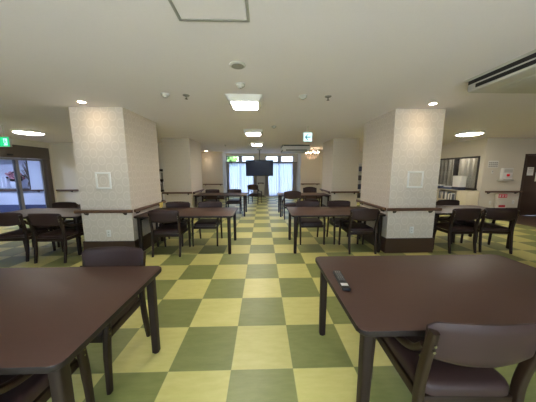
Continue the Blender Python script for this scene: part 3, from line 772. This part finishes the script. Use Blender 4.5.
# exit signs hung from the ceiling
def exit_sign(x, y, w_, h_, ztop, label, kind):
    r = thing('exit_sign', label, 'exit sign', (x, y, ztop-h_/2), 0, 'exit signs')
    MB().box(-w_/2, -.012, -h_/2, w_/2, .03, h_/2, .004).build('casing', M['offwhite'], r)
    MB().box(-w_/2, -.005, h_/2, w_/2, .025, h_/2+.012, .003).tube([(0, .01, h_/2), (0, .01, CZ-(ztop-h_/2)-.0005)], .008).build('hanger', M['offwhite'], r)
    a, b = w_/2-.008, h_/2-.008; y0, y1 = -.0135, -.012
    ff = MB().box(-a, y0, -b, a, y1, b).build('lit_face', M['sign_green'] if kind == 'exit' else M['sign_white'], r, smooth=0)
    m = MB()
    def pl(pts, yy=-.0150):
        v = [m.bm.verts.new((p[0]*h_, yy, p[1]*h_)) for p in pts]; v2 = [m.bm.verts.new((p[0]*h_, yy+.0012, p[1]*h_)) for p in pts]
        m.bm.faces.new(v); m.bm.faces.new(v2[::-1]); k = len(v)
        for i in range(k): m.bm.faces.new((v[i], v2[i], v2[(i+1)%k], v[(i+1)%k]))
    if kind == 'exit':
        # white doorway with a green running figure
        pl([(-.02, -.36), (.36, -.36), (.36, .34), (-.02, .34)])
        m.build('doorway', M['sign_white'], ff, smooth=0)
        m = MB()
        pl([(.06, .10), (.16, .16), (.20, .02), (.12, -.06)], -.0165); pl([(.13, -.02), (.20, -.02), (.30, -.16), (.25, -.20)], -.0165)
        pl([(.10, -.02), (.15, -.06), (.04, -.16), (.06, -.28), (.0, -.28), (-.02, -.14)], -.0165); pl([(.06, .12), (.08, .06), (-.06, .02), (-.06, .07)], -.0165)
        pl([(.20, .08), (.20, .02), (.31, .04), (.30, .09)], -.0165); pl([(.13, .19), (.18, .17), (.21, .21), (.19, .26), (.14, .27), (.11, .23)], -.0165)
        m.build('running_figure', M['sign_green'], ff, smooth=0)
    else:
        pl([(-.34, .0), (-.05, .30), (.06, .30), (-.14, .06), (.32, .06), (.32, -.06), (-.14, -.06), (.06, -.30), (-.05, -.30)])
        m.build('arrow', M['sign_teal'], ff, smooth=0)
    return r
exit_sign(-5.33, 4.0, .245, .21, 2.18, 'green lit exit sign hanging before the glass entrance door', 'exit')
exit_sign(1.255, 4.0, .20, .20, 2.285, 'white lit sign with a teal left arrow hanging over the aisle', 'arrow')

# chandelier
r = thing('chandelier', 'small glowing crystal chandelier near the far right pilaster', 'chandelier', (2.44, 8.75, CZ))
MB().lathe([(.02, -.05), (.07, -.02), (.08, -.0005)], n=24).build('ceiling_cup', M['brass'], r)
MB().tube([(0, 0, -.04), (0, 0, -.32)], .010).lathe([(0, -.36), (.03, -.34), (.045, -.31), (.03, -.27), (.012, -.25), (.0, -.25)], n=16).build('stem', M['brass'], r)
for k in range(8):
    a = 2*PI*k/8; c, s = math.cos(a), math.sin(a)
    arm = MB().tube(smoothpath([(c*.02, s*.02, -.30), (c*.12, s*.12, -.34), (c*.24, s*.24, -.28), (c*.29, s*.29, -.22)], 5), .007, 8)
    arm.lathe([(.0, -.225), (.035, -.215), (.03, -.205), (0, -.2)], c*.29, s*.29, 14)
    ao = arm.build('arm', M['brass'], r)
    MB().lathe([(0, -.205), (.014, -.20), (.018, -.17), (.012, -.14), (0, -.12)], c*.29, s*.29, 12).build('bulb', M['bulb'], ao)
    for q, (rr, z0) in enumerate(((.29, -.24), (.2, -.33), (.12, -.37))):
        d = MB()
        for e in range(3):
            zz = z0-.035*e
            d.lathe([(0, zz-.030), (.012, zz-.014), (0, zz)], c*rr, s*rr, 6)
        d.build('crystal_drop', M['crystal'], ao, smooth=0)

# ------------------------------------------------------------------ shelves and their things
def shelf_unit(name, label, x0, x1, y0, y1, h, rows, m, cols=1):
    r = thing(name, label, 'shelf', ((x0+x1)/2, (y0+y1)/2, 0))
    W, D = (x1-x0)/2, (y1-y0)/2; t = .022
    for s in (-1, 1): MB().box(s*W-(t if s > 0 else 0), -D, 0, s*W+(0 if s > 0 else t), D, h, .002).build('side_panel', M[m], r)
    MB().box(-W+t, D-.01, .02, W-t, D, h, .001).build('back_panel', M[m], r)
    MB().box(-W+t, -D, h-t, W-t, D-.01, h, .002).build('top_panel', M[m], r)
    for k in range(rows):
        z = .05+(h-.05)*k/rows
        MB().box(-W+t, -D+.004, z, W-t, D-.01, z+t, .002).build('shelf', M[m], r)
    for k in range(1, cols):
        xx = -W+2*W*k/cols
        MB().box(xx-t/2, -D+.006, .073, xx+t/2, D-.01, h-t, .001).build('divider', M[m], r)
    return r
shelf_unit('bookcase', 'dark open bookcase glimpsed between the two left columns', -4.15, -3.02, 6.62, 6.955, 1.52, 4, 'frame_dark')
mixm = ['bluegrey', 'paper', 'navy', 'grey', 'cream', 'ink']
def book_row(x0, x1, y, z, n_, labels_group, lab, along='x', hmin=.2, hmax=.29):
    p = x0; k = 0
    while p < x1-.02:
        w_ = random.uniform(.022, .045); h_ = random.uniform(hmin, hmax); d_ = random.uniform(.17, .22)
        m = MB()
        if along == 'x': m.box(p, y, z+.001, p+w_-.002, y+d_, z+h_, .002)
        else: m.box(y, p, z+.001, y+d_, p+w_-.002, z+h_, .002)
        tag(m.build('book', M[random.choice(mixm)]), lab, 'book', labels_group); p += w_; k += 1
for k, z in enumerate((.072, .4395, .807, 1.1745)):
    book_row(-3.62, -3.08, 6.68, z, 0, 'books in the dark bookcase', 'upright book or file in the dark bookcase between the left columns')
shelf_unit('storage_shelf', 'white storage shelf glimpsed between the two right columns', 4.45, 5.45, 9.9, 10.27, 1.85, 4, 'white')
for k, z in enumerate((.072, .522, .972, 1.422)):
    x = 4.49
    for q in range(3):
        r = thing('storage_box', 'dark storage box on the white shelf between the right columns', 'box', (x+.14, 10.07, z+.001), 0, 'storage boxes on the white shelf')
        MB().box(-.13, -.14, 0, .13, .14, .22, .008).build('body', M['navy'] if (k+q) % 2 else M['frame_dark'], r)
        MB().box(-.135, -.145, .22, .135, .145, .25, .006).build('lid', M['black'], r)
        x += .30
# low bookcase under the office window, opening towards -x
r = thing('low_bookcase', 'low cream bookcase under the dark-framed office window', 'bookcase', (6.86, 6.83, 0))
D2, W2, H2, t = .155, .80, .80, .022
for s in (-1, 1): MB().box(-D2, s*W2-(t if s > 0 else 0), 0, D2, s*W2+(0 if s > 0 else t), H2-.0, .002).build('side_panel', M['cream'], r)
MB().box(D2-.01, -W2+t, .02, D2, W2-t, H2, .001).build('back_panel', M['cream'], r)
MB().box(-D2-.01, -W2+t, H2-t, D2-.01, W2-t, H2, .002).build('top_panel', M['cream'], r)
for z in (.05, .42): MB().box(-D2, -W2+t, z, D2-.01, W2-t, z+t, .002).build('shelf', M['cream'], r)
MB().box(-D2+.004, -.011, .073, D2-.01, .011, H2-t, .001).build('divider', M['cream'], r)
for z in (.072, .442):
    for a, b in ((6.06, 6.80), (6.86, 7.58)):
        book_row(a+.01, b-.03, 6.73, z, 0, 'books in the low cream bookcase', 'upright book in the low cream bookcase under the office window', 'y', .2, .28)
r = thing('cream_cabinet', 'plain cream low cabinet in the corner under the office window', 'cabinet', (6.9, 5.845, 0))
MB().box(-.19, -.17, .02, .19, .17, .80, .004).build('body', M['cream'], r)
MB().box(-.202, -.155, .05, -.19, .155, .78, .003).build('door', M['cream'], r)
# things on top of the low bookcase
z = .801
for k, (w_, d_, h_, m, lab) in enumerate(((.24, .34, .05, 'navy', 'dark navy binder at the bottom of the pile on the low bookcase'), (.22, .32, .045, 'blue', 'blue folder on the navy binder of the low bookcase'), (.21, .28, .03, 'paper', 'sheaf of white paper topping the pile on the low bookcase'))):
    o = tag(MB().box(-w_/2, -d_/2, 0, w_/2, d_/2, h_, .004).build('folder', M[m]), lab, 'folder', 'folders on the low bookcase'); o.location = (6.84, 6.95, z); o.rotation_euler = (0, 0, .12*k); z += h_+.001
for k, (y_, m, lab) in enumerate(((6.50, 'blue', 'blue folder lying flat next to the white box on the low bookcase'), (7.30, 'navy', 'navy folder lying at the far end of the low bookcase'))):
    o = tag(MB().box(-.12, -.16, 0, .12, .16, .075, .006).build('folder', M[m]), lab, 'folder', 'folders on the low bookcase'); o.location = (6.84, y_, .801)
o = tag(MB().box(-.10, -.12, 0, .10, .12, .035, .004).build('folder', M['paper']), 'white envelope on the blue folder beside the white box', 'envelope'); o.location = (6.83, 6.50, .877); o.rotation_euler = (0, 0, .2)
o = tag(MB().box(-.12, -.13, 0, .12, .13, .10, .006).box(-.125, -.10, .03, -.118, .10, .07, .001).build('document_tray', M['navy']), 'navy document case under the white box on the low bookcase', 'case'); o.location = (6.86, 6.165, .801)
r = thing('white_box', 'white box-shaped machine on the low bookcase before the office window', 'box', (6.86, 6.16, .902))
m = MB(); A = [m.bm.verts.new((a, b, 0)) for a, b in rrect(.24, .27, .02, 3)]; B_ = [m.bm.verts.new((a, b, .36)) for a, b in rrect(.22, .33, .02, 3)]
n_ = len(A)
for k in range(n_): m.bm.faces.new((A[k], A[(k+1)%n_], B_[(k+1)%n_], B_[k]))
m.bm.faces.new(A[::-1]); m.bm.faces.new(B_)
m.build('body', M['white'], r); MB().prism(rrect(.215, .325, .02, 3), .3601, .375, .004).build('lid', M['offwhite'], r)

# ------------------------------------------------------------------ entrance hall niche things
struct(MB().box(NX0-.02, 6.955, NZ0-.03, NX1+.02, 7.10, NZ0, .004).box(NX0-.03, 6.96, NZ0, NX0, 7.0, NZ1+.03).box(NX1, 6.96, NZ0, NX1+.03, 7.0, NZ1+.03).box(NX0, 6.96, NZ1, NX1, 7.0, NZ1+.03).build('trim_20', M['frame_dark'], smooth=0))
r = thing('flower_arrangement', 'pink and dark flower arrangement in a white pot beyond the glass door', 'flowers', (-8.82, 7.25, NZ0))
MB().lathe([(0, 0), (.09, 0), (.13, .10), (.14, .22), (.12, .25), (0, .25)], n=20).build('pot', M['hallwall'], r)
m = MB()
for k in range(26):
    a = random.uniform(0, 2*PI); rr = random.uniform(.02, .24); m.ball((rr*math.cos(a), rr*math.sin(a)*.7, .36+random.uniform(0, .22)), random.uniform(.04, .07), 1, .15)
m.build('pink_blooms', M['pink'], r, smooth=60)
m = MB()
for k in range(30):
    a = random.uniform(0, 2*PI); rr = random.uniform(.02, .28); m.ball((rr*math.cos(a)+.05, rr*math.sin(a)*.7, .26+random.uniform(0, .3)), random.uniform(.03, .06), 1, .25)
m.build('dark_leaves', M['darkleaf'], r, smooth=60)
r = thing('twig_vase', 'vase of tall dry brown twigs beyond the glass door', 'vase', (-8.25, 7.22, NZ0))
MB().lathe([(0, 0), (.06, 0), (.09, .08), (.07, .2), (.045, .26), (.05, .28), (0, .28)], n=20).build('vase', M['twig'], r)
m = MB()
for k in range(28):
    a = random.uniform(0, 2*PI); sp = random.uniform(.05, .26); h_ = random.uniform(.6, .95)
    m.tube(smoothpath([(0, 0, .22), (sp*.4*math.cos(a), sp*.3*math.sin(a), h_*.6), (min(.16, sp*math.cos(a)), sp*.6*math.sin(a), h_)], 3), .008, 5)
m.build('twigs', M['twig'], r)
o = tag(wavy(-9.45, -9.05, NZ0+.002, NZ0+.42, 7.2, .03, 3, thick=.12).build('white_cloth_bag', M['hallwall'], smooth=70), 'white cloth bag on the ledge beyond the glass door', 'bag')
o = tag(MB().lathe([(0, 0), (.03, 0), (.05, .05), (.03, .14), (.022, .17), (0, .17)], n=16).build('bottle', M['hallwall']), 'small white bottle on the ledge by the dry twigs', 'bottle'); o.location = (-8.12, 7.06, NZ0)

# ------------------------------------------------------------------ outside
struct(MB().box(-40, YF+.1, -.25, 40, 60, -.15).build('ground_outside', M['grass'], smooth=0))
struct(MB().box(-40, -40, -.25, 40, YB-.1, -.15).build('ground_behind', M['bounce_ground'], smooth=0))  # unseen ground, made pale to bounce light up through the back windows
r = thing('garden_tree', 'green garden tree seen through the leftmost high window pane', 'tree', (-2.7, 18, -.15))
MB().sweep([(0, 0, 0), (.05, .02, 1.0), (0, 0, 2.2)], [(.12*math.cos(k*PI/5), .12*math.sin(k*PI/5)) for k in range(10)], (1, 0, 0), scales=[1.2, 1, .7]).build('trunk', M['bark'], r)
m = MB()
for k in range(60):
    a = random.uniform(0, 2*PI); rr = random.uniform(0, .85); m.ball((rr*math.cos(a), rr*math.sin(a), 2.75+random.uniform(-.6, .7)), random.uniform(.14, .3), 2, .25)
m.build('crown', M['tree'], r, smooth=0)

# ------------------------------------------------------------------ light, world, camera
wd = bpy.data.worlds.new('sky'); scene.world = wd; wd.use_nodes = True
bg = wd.node_tree.nodes['Background']; bg.inputs[0].default_value = (.64, .81, 1.0, 1); bg.inputs[1].default_value = 2.2

sl = bpy.data.lights.new('sun', 'SUN'); sl.energy = 14; sl.color = (1, .98, .97); sl.angle = .01
so = bpy.data.objects.new('sun', sl); COL.objects.link(so); so.rotation_euler = Vector((-.75, .0, -.8)).to_track_quat('-Z', 'Y').to_euler(); so.location = (8, 0, 9)
cam = bpy.data.cameras.new('camera'); co = bpy.data.objects.new('camera', cam); COL.objects.link(co)
cam.sensor_fit = 'HORIZONTAL'; cam.sensor_width = 36; cam.lens = 215.83/536*36; cam.clip_start = .02; cam.clip_end = 200
p, y, rl = math.radians(7.76), math.radians(1.5136), math.radians(-.1269)
F = Vector((math.sin(y)*math.cos(p), math.cos(y)*math.cos(p), -math.sin(p))); rt = Vector((math.cos(y), -math.sin(y), 0)); up = rt.cross(F)
X = rt*math.cos(rl)+up*math.sin(rl); Y = -rt*math.sin(rl)+up*math.cos(rl)
R3 = Matrix((X, Y, -F)).transposed()
co.matrix_world = Matrix.Translation((.2340, -.9427, 1.4262)) @ R3.to_4x4()
scene.camera = co

vs = scene.view_settings
scene.display_settings.display_device = 'sRGB'
vs.view_transform = 'Standard'; vs.look = 'None'; vs.exposure = 1.43; vs.gamma = 1.0; vs.use_curve_mapping = False
cy = scene.cycles
cy.use_denoising = True; cy.max_bounces = 10; cy.diffuse_bounces = 6; cy.transparent_max_bounces = 16; cy.sample_clamp_indirect = 6.0
